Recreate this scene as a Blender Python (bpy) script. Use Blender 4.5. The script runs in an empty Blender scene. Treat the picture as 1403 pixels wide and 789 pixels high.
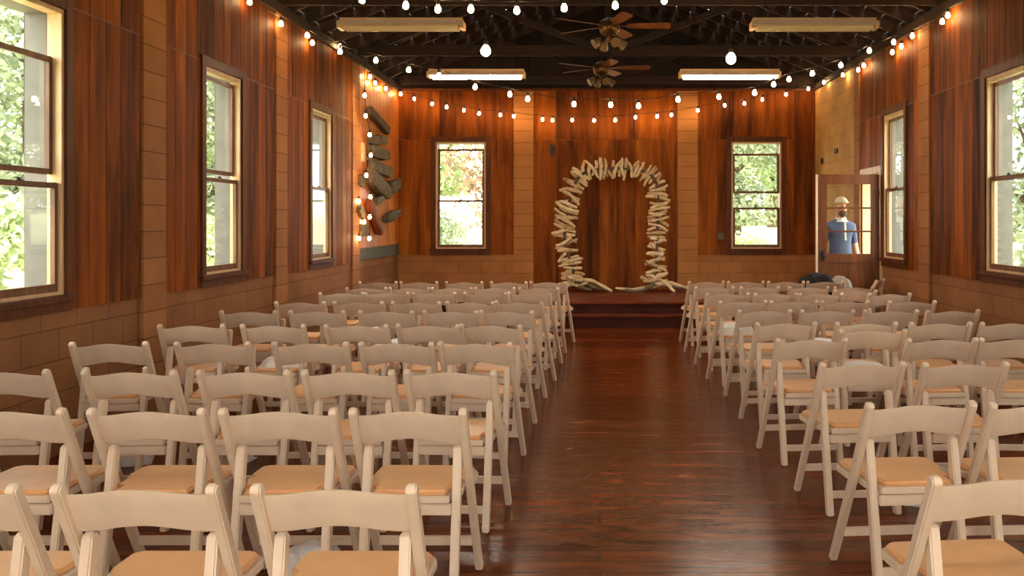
import bpy, bmesh, math, random
from mathutils import Vector, Matrix
R = random.Random(7)
S = bpy.context.scene
COL = S.collection
PI = math.pi
VX, VY, F, CH = 822.0, 303.0, 1300.0, 1.5          # vanishing point, focal length (px), eye height

def P(px, py, Y):                                   # photo pixel at depth Y -> world point
    return Vector(((px-VX)/F*Y, Y, CH+(VY-py)/F*Y))
XL, XR, YB, ZT = -3.47, 3.70, 16.27, 3.73           # inner faces of the walls
YF = -1.1

# ------------------------------------------------------------------ materials
def nt(name):
    m = bpy.data.materials.new(name); m.use_nodes = True
    n = m.node_tree; b = n.nodes['Principled BSDF']
    return m, n, b
def N(n, typ, **kw):
    x = n.nodes.new(typ)
    for k, v in kw.items():
        if hasattr(x, k): setattr(x, k, v)
        else: x.inputs[k.replace('_', ' ')].default_value = v
    return x
def ramp(n, stops):
    r = n.nodes.new('ShaderNodeValToRGB'); e = r.color_ramp.elements
    while len(e) < len(stops): e.new(0.5)
    for i, (p, c) in enumerate(stops):
        e[i].position = p; e[i].color = (*c, 1)
    return r
def srgb(r, g, b):
    f = lambda c: ((c/255+0.055)/1.055)**2.4 if c > 10 else c/255/12.92
    return (f(r), f(g), f(b))
def plain(name, col, rough=0.6, metal=0.0, spec=0.5, vary=0.12, scale=8, bump=0.0, coat=0.0):
    m, n, b = nt(name)
    tc = N(n, 'ShaderNodeTexCoord'); no = N(n, 'ShaderNodeTexNoise', Scale=scale, Detail=5)
    n.links.new(tc.outputs['Object'], no.inputs['Vector'])
    lo = tuple(max(0, c*(1-vary)) for c in col); hi = tuple(min(1, c*(1+vary)) for c in col)
    r = ramp(n, [(0.3, lo), (0.7, hi)])
    n.links.new(no.outputs['Fac'], r.inputs['Fac']); n.links.new(r.outputs['Color'], b.inputs['Base Color'])
    b.inputs['Roughness'].default_value = rough; b.inputs['Metallic'].default_value = metal
    b.inputs['Specular IOR Level'].default_value = spec; b.inputs['Coat Weight'].default_value = coat
    if bump:
        bp = N(n, 'ShaderNodeBump', Strength=bump, Distance=0.01)
        n.links.new(no.outputs['Fac'], bp.inputs['Height']); n.links.new(bp.outputs['Normal'], b.inputs['Normal'])
    return m
def wood(name, stops, stretch=(6, 6, 0.7), rough=0.45, bump=0.15, spec=0.4, tone=True):
    m, n, b = nt(name)
    tc = N(n, 'ShaderNodeTexCoord'); mp = N(n, 'ShaderNodeMapping'); mp.inputs['Scale'].default_value = stretch
    n.links.new(tc.outputs['Object'], mp.inputs['Vector'])
    at = N(n, 'ShaderNodeAttribute'); at.attribute_name = 'tone'
    add = N(n, 'ShaderNodeVectorMath', operation='ADD'); mul = N(n, 'ShaderNodeMath', operation='MULTIPLY'); mul.inputs[1].default_value = 37.0
    n.links.new(at.outputs['Fac'], mul.inputs[0]); n.links.new(mp.outputs['Vector'], add.inputs[0]); n.links.new(mul.outputs[0], add.inputs[1])
    n1 = N(n, 'ShaderNodeTexNoise', Scale=1.3, Detail=8, Roughness=0.62, Distortion=0.6)
    n2 = N(n, 'ShaderNodeTexNoise', Scale=0.45, Detail=3, Roughness=0.5)
    n.links.new(add.outputs[0], n1.inputs['Vector']); n.links.new(add.outputs[0], n2.inputs['Vector'])
    a = N(n, 'ShaderNodeMath', operation='MULTIPLY_ADD'); a.inputs[1].default_value = 0.75
    n.links.new(n1.outputs['Fac'], a.inputs[0])
    c = N(n, 'ShaderNodeMath', operation='MULTIPLY_ADD'); c.inputs[1].default_value = 0.25
    n.links.new(n2.outputs['Fac'], c.inputs[0])
    d = N(n, 'ShaderNodeMath', operation='MULTIPLY_ADD'); d.inputs[1].default_value = 0.22 if tone else 0.0; d.inputs[2].default_value = -0.11 if tone else 0.0
    n.links.new(at.outputs['Fac'], d.inputs[0]); n.links.new(d.outputs[0], c.inputs[2]); n.links.new(c.outputs[0], a.inputs[2])
    r = ramp(n, stops); n.links.new(a.outputs[0], r.inputs['Fac']); n.links.new(r.outputs['Color'], b.inputs['Base Color'])
    b.inputs['Roughness'].default_value = rough; b.inputs['Specular IOR Level'].default_value = spec
    bp = N(n, 'ShaderNodeBump', Strength=bump, Distance=0.01)
    n.links.new(n1.outputs['Fac'], bp.inputs['Height']); n.links.new(bp.outputs['Normal'], b.inputs['Normal'])
    return m
def block(name, axis, col, mort, bw=0.406):
    m, n, b = nt(name)
    tc = N(n, 'ShaderNodeTexCoord'); sp = N(n, 'ShaderNodeSeparateXYZ'); cb = N(n, 'ShaderNodeCombineXYZ')
    n.links.new(tc.outputs['Object'], sp.inputs[0])
    n.links.new(sp.outputs[axis], cb.inputs['X']); n.links.new(sp.outputs['Z'], cb.inputs['Y'])
    br = N(n, 'ShaderNodeTexBrick'); br.offset = 0.5
    br.inputs['Scale'].default_value = 1.0; br.inputs['Brick Width'].default_value = bw; br.inputs['Row Height'].default_value = 0.203
    br.inputs['Mortar Size'].default_value = 0.004; br.inputs['Mortar Smooth'].default_value = 0.5; br.inputs['Bias'].default_value = 0.0
    hi = tuple(c*1.08 for c in col); lo = tuple(c*0.9 for c in col)
    br.inputs['Color1'].default_value = (*hi, 1); br.inputs['Color2'].default_value = (*lo, 1); br.inputs['Mortar'].default_value = (*mort, 1)
    n.links.new(cb.outputs[0], br.inputs['Vector'])
    no = N(n, 'ShaderNodeTexNoise', Scale=22, Detail=6, Roughness=0.7); n.links.new(tc.outputs['Object'], no.inputs['Vector'])
    n3 = N(n, 'ShaderNodeTexNoise', Scale=1.6, Detail=4); n.links.new(tc.outputs['Object'], n3.inputs['Vector'])
    mx = N(n, 'ShaderNodeMix', data_type='RGBA', blend_type='MULTIPLY'); mx.inputs[0].default_value = 1.0
    rr = ramp(n, [(0.3, (0.78, 0.76, 0.74)), (0.68, (1.1, 1.1, 1.1))])
    n.links.new(n3.outputs['Fac'], rr.inputs['Fac'])
    n.links.new(br.outputs['Color'], mx.inputs[6]); n.links.new(rr.outputs['Color'], mx.inputs[7])
    n.links.new(mx.outputs[2], b.inputs['Base Color'])
    h = N(n, 'ShaderNodeMath', operation='MULTIPLY_ADD'); h.inputs[1].default_value = -1.0
    n.links.new(br.outputs['Fac'], h.inputs[0])
    s = N(n, 'ShaderNodeMath', operation='MULTIPLY'); s.inputs[1].default_value = 0.3; n.links.new(no.outputs['Fac'], s.inputs[0])
    n.links.new(s.outputs[0], h.inputs[2])
    bp = N(n, 'ShaderNodeBump', Strength=0.6, Distance=0.008); n.links.new(h.outputs[0], bp.inputs['Height'])
    n.links.new(bp.outputs['Normal'], b.inputs['Normal'])
    b.inputs['Roughness'].default_value = 0.75; b.inputs['Specular IOR Level'].default_value = 0.25
    return m
def emit(name, col, strength, base=(0.8, 0.8, 0.8)):
    m, n, b = nt(name)
    b.inputs['Base Color'].default_value = (*base, 1)
    b.inputs['Emission Color'].default_value = (*col, 1); b.inputs['Emission Strength'].default_value = strength
    return m
def glass_mat(name='window_glass', tint=(0.97, 0.99, 0.98)):
    m = bpy.data.materials.new(name); m.use_nodes = True; n = m.node_tree; n.nodes.clear()
    o = N(n, 'ShaderNodeOutputMaterial'); mx = N(n, 'ShaderNodeMixShader')
    t = N(n, 'ShaderNodeBsdfTransparent'); t.inputs['Color'].default_value = (*tint, 1)
    g = N(n, 'ShaderNodeBsdfGlossy'); g.inputs['Roughness'].default_value = 0.02
    fr = N(n, 'ShaderNodeLayerWeight'); pw = N(n, 'ShaderNodeMath', operation='POWER'); pw.inputs[1].default_value = 4.5; ma = N(n, 'ShaderNodeMath', operation='MULTIPLY_ADD'); ma.inputs[1].default_value = 0.6; ma.inputs[2].default_value = 0.025
    n.links.new(fr.outputs['Facing'], pw.inputs[0]); n.links.new(pw.outputs[0], ma.inputs[0]); n.links.new(ma.outputs[0], mx.inputs[0]); n.links.new(t.outputs[0], mx.inputs[1]); n.links.new(g.outputs[0], mx.inputs[2])
    n.links.new(mx.outputs[0], o.inputs['Surface'])
    return m
def floor_mat(name, stops, along='X', width=0.135, length=2.4, rough=0.27):
    m, n, b = nt(name)
    tc = N(n, 'ShaderNodeTexCoord')
    br = N(n, 'ShaderNodeTexBrick'); br.offset = 0.37; br.offset_frequency = 2
    br.inputs['Scale'].default_value = 1.0; br.inputs['Brick Width'].default_value = length; br.inputs['Row Height'].default_value = width
    br.inputs['Mortar Size'].default_value = 0.0036; br.inputs['Mortar Smooth'].default_value = 0.35
    br.inputs['Color1'].default_value = (0, 0, 0, 1); br.inputs['Color2'].default_value = (1, 1, 1, 1); br.inputs['Mortar'].default_value = (0.5, 0.5, 0.5, 1)
    n.links.new(tc.outputs['Object'], br.inputs['Vector'])
    mp = N(n, 'ShaderNodeMapping'); mp.inputs['Scale'].default_value = (1.9, 7, 7); n.links.new(tc.outputs['Object'], mp.inputs['Vector'])
    n1 = N(n, 'ShaderNodeTexNoise', Scale=1.6, Detail=9, Roughness=0.65, Distortion=0.5); n.links.new(mp.outputs[0], n1.inputs['Vector'])
    n2 = N(n, 'ShaderNodeTexNoise', Scale=0.9, Detail=5, Roughness=0.6); n.links.new(tc.outputs['Object'], n2.inputs['Vector'])
    a = N(n, 'ShaderNodeMath', operation='MULTIPLY_ADD'); a.inputs[1].default_value = 0.6; n.links.new(n1.outputs['Fac'], a.inputs[0])
    a2 = N(n, 'ShaderNodeMath', operation='MULTIPLY_ADD'); a2.inputs[1].default_value = 0.14; n.links.new(br.outputs['Color'], a2.inputs[0])
    a3 = N(n, 'ShaderNodeMath', operation='MULTIPLY'); a3.inputs[1].default_value = 0.3; n.links.new(n2.outputs['Fac'], a3.inputs[0])
    n.links.new(a3.outputs[0], a2.inputs[2]); n.links.new(a2.outputs[0], a.inputs[2])
    r = ramp(n, stops); n.links.new(a.outputs[0], r.inputs['Fac'])
    mx = N(n, 'ShaderNodeMix', data_type='RGBA', blend_type='MIX'); n.links.new(br.outputs['Fac'], mx.inputs[0])
    n.links.new(r.outputs['Color'], mx.inputs[6]); mx.inputs[7].default_value = (0.008, 0.004, 0.002, 1)
    n.links.new(mx.outputs[2], b.inputs['Base Color'])
    rr = ramp(n, [(0.3, (rough-0.04,)*3), (0.75, (rough+0.10,)*3)]); n.links.new(n1.outputs['Fac'], rr.inputs['Fac']); n.links.new(rr.outputs['Color'], b.inputs['Roughness'])
    b.inputs['Specular IOR Level'].default_value = 0.11; b.inputs['Specular Tint'].default_value = (1.0, 0.52, 0.24, 1)
    h = N(n, 'ShaderNodeMath', operation='MULTIPLY_ADD'); h.inputs[1].default_value = -1.0; n.links.new(br.outputs['Fac'], h.inputs[0])
    h2 = N(n, 'ShaderNodeMath', operation='MULTIPLY'); h2.inputs[1].default_value = 0.55; n.links.new(n1.outputs['Fac'], h2.inputs[0]); n.links.new(h2.outputs[0], h.inputs[2])
    bp = N(n, 'ShaderNodeBump', Strength=0.2, Distance=0.006); n.links.new(h.outputs[0], bp.inputs['Height']); n.links.new(bp.outputs['Normal'], b.inputs['Normal'])
    return m

M = {}
M['panel'] = wood('panel_wood', [(0.3, srgb(40, 18, 7)), (0.45, srgb(106, 52, 13)), (0.6, srgb(146, 77, 20)), (0.78, srgb(188, 112, 36))], (5, 5, 0.55), rough=0.62, spec=0.12)
M['ply'] = wood('plywood', [(0.25, srgb(160, 84, 34)), (0.5, srgb(205, 120, 52)), (0.8, srgb(226, 150, 78))], (4, 4, 0.5), rough=0.45)
M['trim'] = wood('trim_wood', [(0.25, srgb(50, 24, 11)), (0.5, srgb(88, 46, 21)), (0.8, srgb(124, 72, 36))], (14, 14, 1.2), rough=0.5, spec=0.2, tone=False)
M['frame'] = wood('window_frame_wood', [(0.3, srgb(190, 154, 112)), (0.55, srgb(216, 182, 140)), (0.8, srgb(232, 204, 166))], (14, 14, 2), rough=0.45, bump=0.05, tone=False)
M['sash'] = wood('sash_wood', [(0.3, srgb(80, 48, 28)), (0.55, srgb(116, 76, 48)), (0.8, srgb(146, 100, 68))], (14, 14, 2), rough=0.45, bump=0.05, tone=False)
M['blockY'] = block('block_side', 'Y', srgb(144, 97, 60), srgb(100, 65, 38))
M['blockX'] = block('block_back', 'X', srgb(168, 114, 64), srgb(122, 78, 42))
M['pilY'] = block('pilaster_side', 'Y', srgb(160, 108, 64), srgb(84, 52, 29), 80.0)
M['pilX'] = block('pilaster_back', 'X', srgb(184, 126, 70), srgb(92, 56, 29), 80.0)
M['blockR'] = block('block_corner', 'Y', srgb(204, 160, 100), srgb(164, 122, 74))
M['render'] = plain('outer_render', srgb(190, 186, 176), 0.8)
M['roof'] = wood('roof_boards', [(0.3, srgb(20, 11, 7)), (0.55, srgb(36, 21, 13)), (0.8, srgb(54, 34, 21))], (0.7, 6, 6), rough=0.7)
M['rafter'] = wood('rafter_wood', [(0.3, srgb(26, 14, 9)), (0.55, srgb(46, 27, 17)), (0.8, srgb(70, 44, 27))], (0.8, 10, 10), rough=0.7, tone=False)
M['floor'] = floor_mat('floor_boards', [(0.3, srgb(50, 17, 5)), (0.52, srgb(92, 37, 11)), (0.68, srgb(122, 55, 17)), (0.85, srgb(152, 79, 28))], rough=0.19)
M['stage'] = floor_mat('stage_boards', [(0.3, srgb(64, 24, 15)), (0.5, srgb(104, 46, 30)), (0.8, srgb(140, 74, 50))], rough=0.3)
M['riser'] = plain('riser_paint', srgb(58, 24, 14), 0.6, 0.0, 0.15, vary=0.3, scale=3)
M['chair'] = plain('cream_paint', srgb(218, 194, 168), 0.38, vary=0.05, scale=14, bump=0.04)
M['seat'] = plain('tan_seat', srgb(222, 166, 112), 0.38, vary=0.08, scale=7, bump=0.03)
M['bulb'] = emit('bulb_glow', (1.0, 0.60, 0.26), 85.0)
M['bigbulb'] = emit('lamp_glow', (1.0, 0.60, 0.25), 120.0)
M['tube_on'] = emit('tube_lit', (1.0, 0.89, 0.78), 40.0)
M['tube_off'] = plain('tube_unlit', srgb(226, 206, 170), 0.3, vary=0.03)
M['fixture'] = plain('fixture_enamel', srgb(220, 182, 132), 0.4, vary=0.05)
M['black'] = plain('black_cord', srgb(20, 16, 14), 0.6)
M['dark'] = plain('dark_metal', srgb(46, 36, 30), 0.4, 0.4)
M['brass'] = plain('aged_brass', srgb(92, 64, 36), 0.3, 0.8)
M['blade'] = wood('fan_blade_wood', [(0.3, srgb(84, 48, 28)), (0.55, srgb(120, 74, 44)), (0.8, srgb(150, 98, 62))], (3, 3, 3), rough=0.4, tone=False)
M['shade'] = plain('frosted_glass_shade', srgb(112, 92, 66), 0.25, vary=0.05)
M['glass'] = glass_mat()
M['drift'] = wood('driftwood', [(0.25, srgb(150, 122, 86)), (0.45, srgb(214, 186, 140)), (0.75, srgb(244, 226, 188))], (9, 9, 9), rough=0.75, bump=0.4)
M['driftgrey'] = wood('weathered_driftwood', [(0.25, srgb(62, 52, 40)), (0.5, srgb(104, 90, 70)), (0.8, srgb(140, 124, 98))], (5, 5, 5), rough=0.8, bump=0.4)
M['driftred'] = wood('red_driftwood', [(0.25, srgb(84, 40, 24)), (0.5, srgb(134, 68, 40)), (0.8, srgb(164, 96, 62))], (5, 5, 5), rough=0.7, bump=0.3)
M['greyboard'] = plain('grey_green_board', srgb(86, 84, 70), 0.7, vary=0.15)
M['door'] = wood('door_wood', [(0.3, srgb(74, 40, 19)), (0.55, srgb(112, 64, 32)), (0.8, srgb(142, 90, 50))], (12, 12, 1.2), rough=0.42, tone=False)
M['cream'] = plain('door_edge_cream', srgb(236, 214, 180), 0.5)
M['cloth_w'] = plain('white_cloth', srgb(236, 232, 226), 0.85, vary=0.04, bump=0.1)
M['cloth_k'] = plain('black_cloth', srgb(22, 21, 24), 0.8, vary=0.2)
M['cloth_g'] = plain('pale_grey_cloth', srgb(196, 190, 180), 0.85)
M['shirt'] = plain('blue_shirt', srgb(78, 92, 124), 0.85, vary=0.1)
M['collar'] = plain('white_collar', srgb(226, 228, 230), 0.8, vary=0.03)
M['trousers'] = plain('dark_trousers', srgb(44, 44, 52), 0.85)
M['skin'] = plain('skin', srgb(214, 158, 126), 0.5, vary=0.06)
M['cap'] = plain('pale_cap', srgb(222, 206, 178), 0.8)
M['beard'] = plain('grey_beard', srgb(96, 80, 68), 0.9)
M['eye'] = plain('dark_eye', srgb(30, 22, 18), 0.3)
M['reveal'] = plain('outer_reveal_paint', srgb(104, 102, 96), 0.7)
def leaf_mat(name, a, b_, c):
    m, n, b = nt(name)
    at = N(n, 'ShaderNodeAttribute'); at.attribute_name = 'tone'
    r = ramp(n, [(0.0, a), (0.5, b_), (1.0, c)]); n.links.new(at.outputs['Fac'], r.inputs['Fac'])
    tr = N(n, 'ShaderNodeBsdfTranslucent'); mx = N(n, 'ShaderNodeMixShader'); mx.inputs[0].default_value = 0.4
    n.links.new(r.outputs['Color'], b.inputs['Base Color']); n.links.new(r.outputs['Color'], tr.inputs['Color'])
    b.inputs['Roughness'].default_value = 0.6
    o = n.nodes['Material Output']
    n.links.new(b.outputs[0], mx.inputs[1]); n.links.new(tr.outputs[0], mx.inputs[2]); n.links.new(mx.outputs[0], o.inputs['Surface'])
    return m
M['leaf'] = leaf_mat('green_leaves', srgb(104, 118, 92), srgb(146, 158, 128), srgb(186, 194, 168))
M['leaf2'] = leaf_mat('pale_leaves', srgb(136, 156, 112), srgb(182, 196, 150), srgb(214, 222, 188))
M['leaf3'] = leaf_mat('reddish_leaves', srgb(128, 104, 84), srgb(176, 146, 122), srgb(206, 188, 160))
M['bark'] = plain('bark', srgb(92, 78, 62), 0.9, vary=0.3, bump=0.5)
M['ground'] = plain('dry_grass', srgb(196, 196, 150), 0.95, vary=0.2, scale=0.8)

# ------------------------------------------------------------------ mesh helpers
def bm_new(): return bmesh.new()
def tone_layer(bm): return bm.faces.layers.float.get('tone') or bm.faces.layers.float.new('tone')
def add_box(bm, lo, hi, tone=None):
    if tone is not None: tone_layer(bm)
    vs = [bm.verts.new((x, y, z)) for x in (lo[0], hi[0]) for y in (lo[1], hi[1]) for z in (lo[2], hi[2])]
    fs = []
    for f in ((0, 1, 3, 2), (4, 6, 7, 5), (0, 4, 5, 1), (2, 3, 7, 6), (0, 2, 6, 4), (1, 5, 7, 3)):
        fs.append(bm.faces.new([vs[i] for i in f]))
    if tone is not None:
        l = tone_layer(bm)
        for f in fs: f[l] = tone
    return vs
def add_obox(bm, a, b, w, t, up=(0, 0, 1), tone=None):
    a, b = Vector(a), Vector(b); d = (b-a); L = d.length; d.normalize()
    u = Vector(up); s = d.cross(u)
    if s.length < 1e-5: s = d.cross(Vector((1, 0, 0)))
    s.normalize(); u = s.cross(d).normalized()
    vs = add_box(bm, (0, -w/2, -t/2), (L, w/2, t/2), tone)
    m = Matrix((d, s, u)).transposed()
    for v in vs: v.co = a + m @ v.co
    return vs
def add_tube(bm, pts, rad, seg=8, cap=True, tone=None):
    if tone is not None: tone_layer(bm)
    pts = [Vector(p) for p in pts]; n = len(pts)
    rs = rad if isinstance(rad, (list, tuple)) else [rad]*n
    rings = []; ref = None
    for i, p in enumerate(pts):
        d = (pts[min(i+1, n-1)]-pts[max(i-1, 0)]).normalized()
        if ref is None:
            ref = d.orthogonal().normalized()
        ref = (ref-d*ref.dot(d)); 
        if ref.length < 1e-6: ref = d.orthogonal()
        ref.normalize(); s = d.cross(ref)
        rings.append([bm.verts.new(p+(ref*math.cos(2*PI*k/seg)+s*math.sin(2*PI*k/seg))*rs[i]) for k in range(seg)])
    fs = []
    for i in range(n-1):
        for k in range(seg):
            fs.append(bm.faces.new((rings[i][k], rings[i][(k+1) % seg], rings[i+1][(k+1) % seg], rings[i+1][k])))
    if cap:
        fs.append(bm.faces.new(rings[0][::-1])); fs.append(bm.faces.new(rings[-1]))
    if tone is not None:
        l = tone_layer(bm)
        for f in fs: f[l] = tone
def add_lathe(bm, prof, seg=16, c=(0, 0, 0)):
    rings = []
    for r, z in prof:
        rings.append([bm.verts.new((c[0]+r*math.cos(2*PI*k/seg), c[1]+r*math.sin(2*PI*k/seg), c[2]+z)) for k in range(seg)])
    for i in range(len(prof)-1):
        for k in range(seg):
            bm.faces.new((rings[i][k], rings[i][(k+1) % seg], rings[i+1][(k+1) % seg], rings[i+1][k]))
    bm.faces.new(rings[0][::-1]); bm.faces.new(rings[-1])
def add_prism(bm, poly, axis, a, b):
    """polygon in the plane across AXIS, extruded from a to b"""
    def mk(p, h):
        return {'x': (h, p[0], p[1]), 'y': (p[0], h, p[1]), 'z': (p[0], p[1], h)}[axis]
    A = [bm.verts.new(mk(p, a)) for p in poly]; B = [bm.verts.new(mk(p, b)) for p in poly]
    n = len(poly)
    bm.faces.new(A); bm.faces.new(B[::-1])
    for i in range(n): bm.faces.new((A[i], B[i], B[(i+1) % n], A[(i+1) % n]))
def obj(name, bm, mat, parent=None, bevel=0.0, smooth=False, bseg=2, angle=40):
    if bevel:
        bmesh.ops.remove_doubles(bm, verts=bm.verts, dist=1e-6)
        ed = [e for e in bm.edges if len(e.link_faces) == 2 and e.calc_face_angle(0) > math.radians(35)]
        bmesh.ops.bevel(bm, geom=ed, offset=bevel, segments=bseg, affect='EDGES', clamp_overlap=True)
    bmesh.ops.recalc_face_normals(bm, faces=bm.faces)
    me = bpy.data.meshes.new(name); bm.to_mesh(me); bm.free()
    me.materials.append(mat)
    if smooth:
        me.polygons.foreach_set('use_smooth', [True]*len(me.polygons))
        try: me.set_sharp_from_angle(angle=math.radians(angle))
        except Exception: pass
    o = bpy.data.objects.new(name, me); COL.objects.link(o)
    if parent is not None: o.parent = parent
    return o
def tag(o, label, cat, group=None, kind=None):
    o['label'] = label; o['category'] = cat
    if group: o['group'] = group
    if kind: o['kind'] = kind
    return o
def thing(name, label, cat, loc=(0, 0, 0), rz=0, group=None):
    o = bpy.data.objects.new(name, None); COL.objects.link(o); o.empty_display_size = 0.1
    o.location = loc; o.rotation_euler = (0, 0, rz)
    return tag(o, label, cat, group)
def struct(o, label=None, cat=None):
    o['kind'] = 'structure'
    if label: o['label'] = label
    if cat: o['category'] = cat
    return o
def dup(root, loc=None, rz=None, label=None, group=None):
    r = root.copy(); COL.objects.link(r)
    if loc is not None: r.location = loc
    if rz is not None: r.rotation_euler = (0, 0, rz)
    if label: r['label'] = label
    if group: r['group'] = group
    for ch in list(root.children):
        c = ch.copy(); COL.objects.link(c); c.parent = r
        for g in list(ch.children):
            d = g.copy(); COL.objects.link(d); d.parent = c
    return r
def fill(a0, a1, z0, z1, holes):
    cuts = sorted({a0, a1} | {h[i] for h in holes for i in (0, 1) if a0 < h[i] < a1})
    out = []
    for p, q in zip(cuts[:-1], cuts[1:]):
        hs = sorted((max(h[2], z0), min(h[3], z1)) for h in holes if h[0] <= p+1e-6 and h[1] >= q-1e-6)
        z = z0
        for lo, hi in hs:
            if hi <= lo: continue
            if lo > z+1e-6: out.append((p, q, z, lo))
            z = max(z, hi)
        if z < z1-1e-6: out.append((p, q, z, z1))
    return out
def boards(a0, a1, w=0.21):
    xs = [a0]; 
    while xs[-1] < a1-w*1.5: xs.append(xs[-1]+w*R.uniform(0.8, 1.2))
    xs.append(a1); return list(zip(xs[:-1], xs[1:]))

# ------------------------------------------------------------------ openings
WZ0, WZ1 = 1.03, 2.86
LW = [(-0.42, 0.42, c) for c in (2.60, 5.69, 8.70, 11.76)]
LH = [(c-0.42, c+0.42, WZ0, WZ1) for _, _, c in LW]
RWc = (2.10, 5.36, 8.62, 11.88)
DY0, DY1, DZ = 12.50, 13.40, 2.14
RH = [(c-0.42, c+0.42, WZ0, WZ1) for c in RWc]
DOORH = (DY0, DY1, 0.0, DZ)
BWc = ((595+668)/2, (998+1074)/2)
BWx = [ (p-VX)/F*YB for p in BWc ]
BH = [(x-0.43, x+0.43, WZ0, WZ1) for x in BWx]
FH = [(-2.7, -1.86, WZ0, WZ1), (-0.95, 1.15, 0.0, 2.2), (2.06, 2.9, WZ0, WZ1)]
PZ = 0.925                                          # panel foot / block course height
SEAM = 2.895
T = 0.20                                            # wall thickness

# ------------------------------------------------------------------ shell
bm = bm_new(); add_box(bm, (XL-T, YF-T, -0.12), (XR+T, YB+T, 0.0)); struct(obj('floor', bm, M['floor']))
def wall_side(name, X, sgn, holes, pil, panels, blockmat):
    bm = bm_new()
    for p, q, lo, hi in fill(YF-T, YB+T, -0.12, ZT, holes):
        add_box(bm, (min(X, X+sgn*T), p, lo), (max(X, X+sgn*T), q, hi))
    w = struct(obj(name, bm, blockmat))
    for a, b in pil:
        bm = bm_new(); add_box(bm, (min(X, X-sgn*0.035), a, 0), (max(X, X-sgn*0.035), b, ZT)); obj('block_pilaster', bm, M['pilY'], w, bevel=0.006)
    for a, b, m, z0 in panels:
        bm = bm_new(); tl = bm.faces.layers.float.new('tone')
        for p, q in boards(a, b):
            t = R.random()
            for z0_, z1_ in ((z0, SEAM-0.004), (SEAM+0.004, ZT)):
                t2 = t*0.7+0.3*R.random()
                for pp, qq, lo, hi in fill(p+0.004, q-0.004, z0_, z1_, holes):
                    add_box(bm, (min(X-sgn*0.002, X-sgn*0.02), pp, lo), (max(X-sgn*0.002, X-sgn*0.02), qq, hi), t2)
        obj('plank_panelling', bm, m, w)
        bm = bm_new()
        for pp, qq, lo, hi in fill(a, b, z0, ZT, holes): add_box(bm, (min(X-sgn*0.0005, X-sgn*0.004), pp, lo), (max(X-sgn*0.0005, X-sgn*0.004), qq, hi))
        obj('panel_backing', bm, M['riser'], w)
        bm = bm_new()
        for pp, qq, lo, hi in fill(a, b, SEAM-0.004, SEAM+0.004, [(h[0]-0.1, h[1]+0.1, 0, 5) for h in holes if h[3] > 2.2]):
            add_box(bm, (min(X-sgn*0.004, X-sgn*0.021), pp, lo), (max(X-sgn*0.004, X-sgn*0.021), qq, hi))
        obj('seam_strip', bm, M['sash'], w)
    return w
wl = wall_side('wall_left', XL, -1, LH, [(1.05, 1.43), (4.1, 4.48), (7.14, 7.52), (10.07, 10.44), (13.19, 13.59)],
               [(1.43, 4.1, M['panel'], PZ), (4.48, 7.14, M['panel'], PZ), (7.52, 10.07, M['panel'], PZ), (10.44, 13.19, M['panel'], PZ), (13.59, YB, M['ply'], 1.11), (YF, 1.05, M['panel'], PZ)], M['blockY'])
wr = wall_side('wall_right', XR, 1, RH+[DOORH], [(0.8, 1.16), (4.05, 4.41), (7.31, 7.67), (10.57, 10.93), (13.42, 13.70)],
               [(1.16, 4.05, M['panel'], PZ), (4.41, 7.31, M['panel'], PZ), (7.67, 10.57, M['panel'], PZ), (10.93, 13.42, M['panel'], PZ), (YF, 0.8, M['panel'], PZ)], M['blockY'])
# bare corner of the right wall, paler paint: a skim coat with the door-side blocks
bm = bm_new(); add_box(bm, (XR-0.012, 13.70, 0.0), (XR-0.001, YB, ZT)); obj('painted_block_face', bm, M['blockR'], wr)
bm = bm_new()
for p, q, lo, hi in fill(XL-T, XR+T, -0.12, ZT, BH): add_box(bm, (p, YB, lo), (q, YB+T, hi))
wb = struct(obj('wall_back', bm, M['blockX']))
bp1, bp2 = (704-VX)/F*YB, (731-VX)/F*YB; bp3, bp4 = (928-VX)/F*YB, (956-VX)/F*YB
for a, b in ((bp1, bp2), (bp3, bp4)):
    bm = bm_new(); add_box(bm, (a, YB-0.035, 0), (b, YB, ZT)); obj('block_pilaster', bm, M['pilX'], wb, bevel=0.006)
for a, b, z0 in ((XL, bp1, PZ), (bp2, bp3, 0.335), (bp4, XR, PZ)):
    bm = bm_new(); bm.faces.layers.float.new('tone')
    for p, q in boards(a, b, 0.33):
        t = R.random()
        for z0_, z1_ in ((z0, SEAM-0.004), (SEAM+0.004, ZT)):
            t2 = t*0.7+0.3*R.random()
            for pp, qq, lo, hi in fill(p+0.003, q-0.003, z0_, z1_, BH): add_box(bm, (pp, YB-0.02, lo), (qq, YB-0.002, hi), t2)
    obj('plank_panelling', bm, M['panel'], wb)
bm = bm_new()
for p, q, lo, hi in fill(XL-T, XR+T, -0.12, ZT+2.2, FH): add_box(bm, (p, YF-T, lo), (q, YF, hi))
struct(obj('wall_front', bm, M['blockX']))
# plates along the wall tops
for nm, lo, hi in (('trim_1', (XL-T, YF, ZT), (XL+0.05, YB, ZT+0.10)), ('trim_2', (XR-0.05, YF, ZT), (XR+T, YB, ZT+0.10)),
                   ('trim_3', (XL+0.05, YB-0.05, ZT), (XR-0.05, YB+T, ZT+0.04))):
    bm = bm_new(); add_box(bm, lo, hi); struct(obj(nm, bm, M['trim'] if nm == 'trim_3' else M['rafter']))
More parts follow.
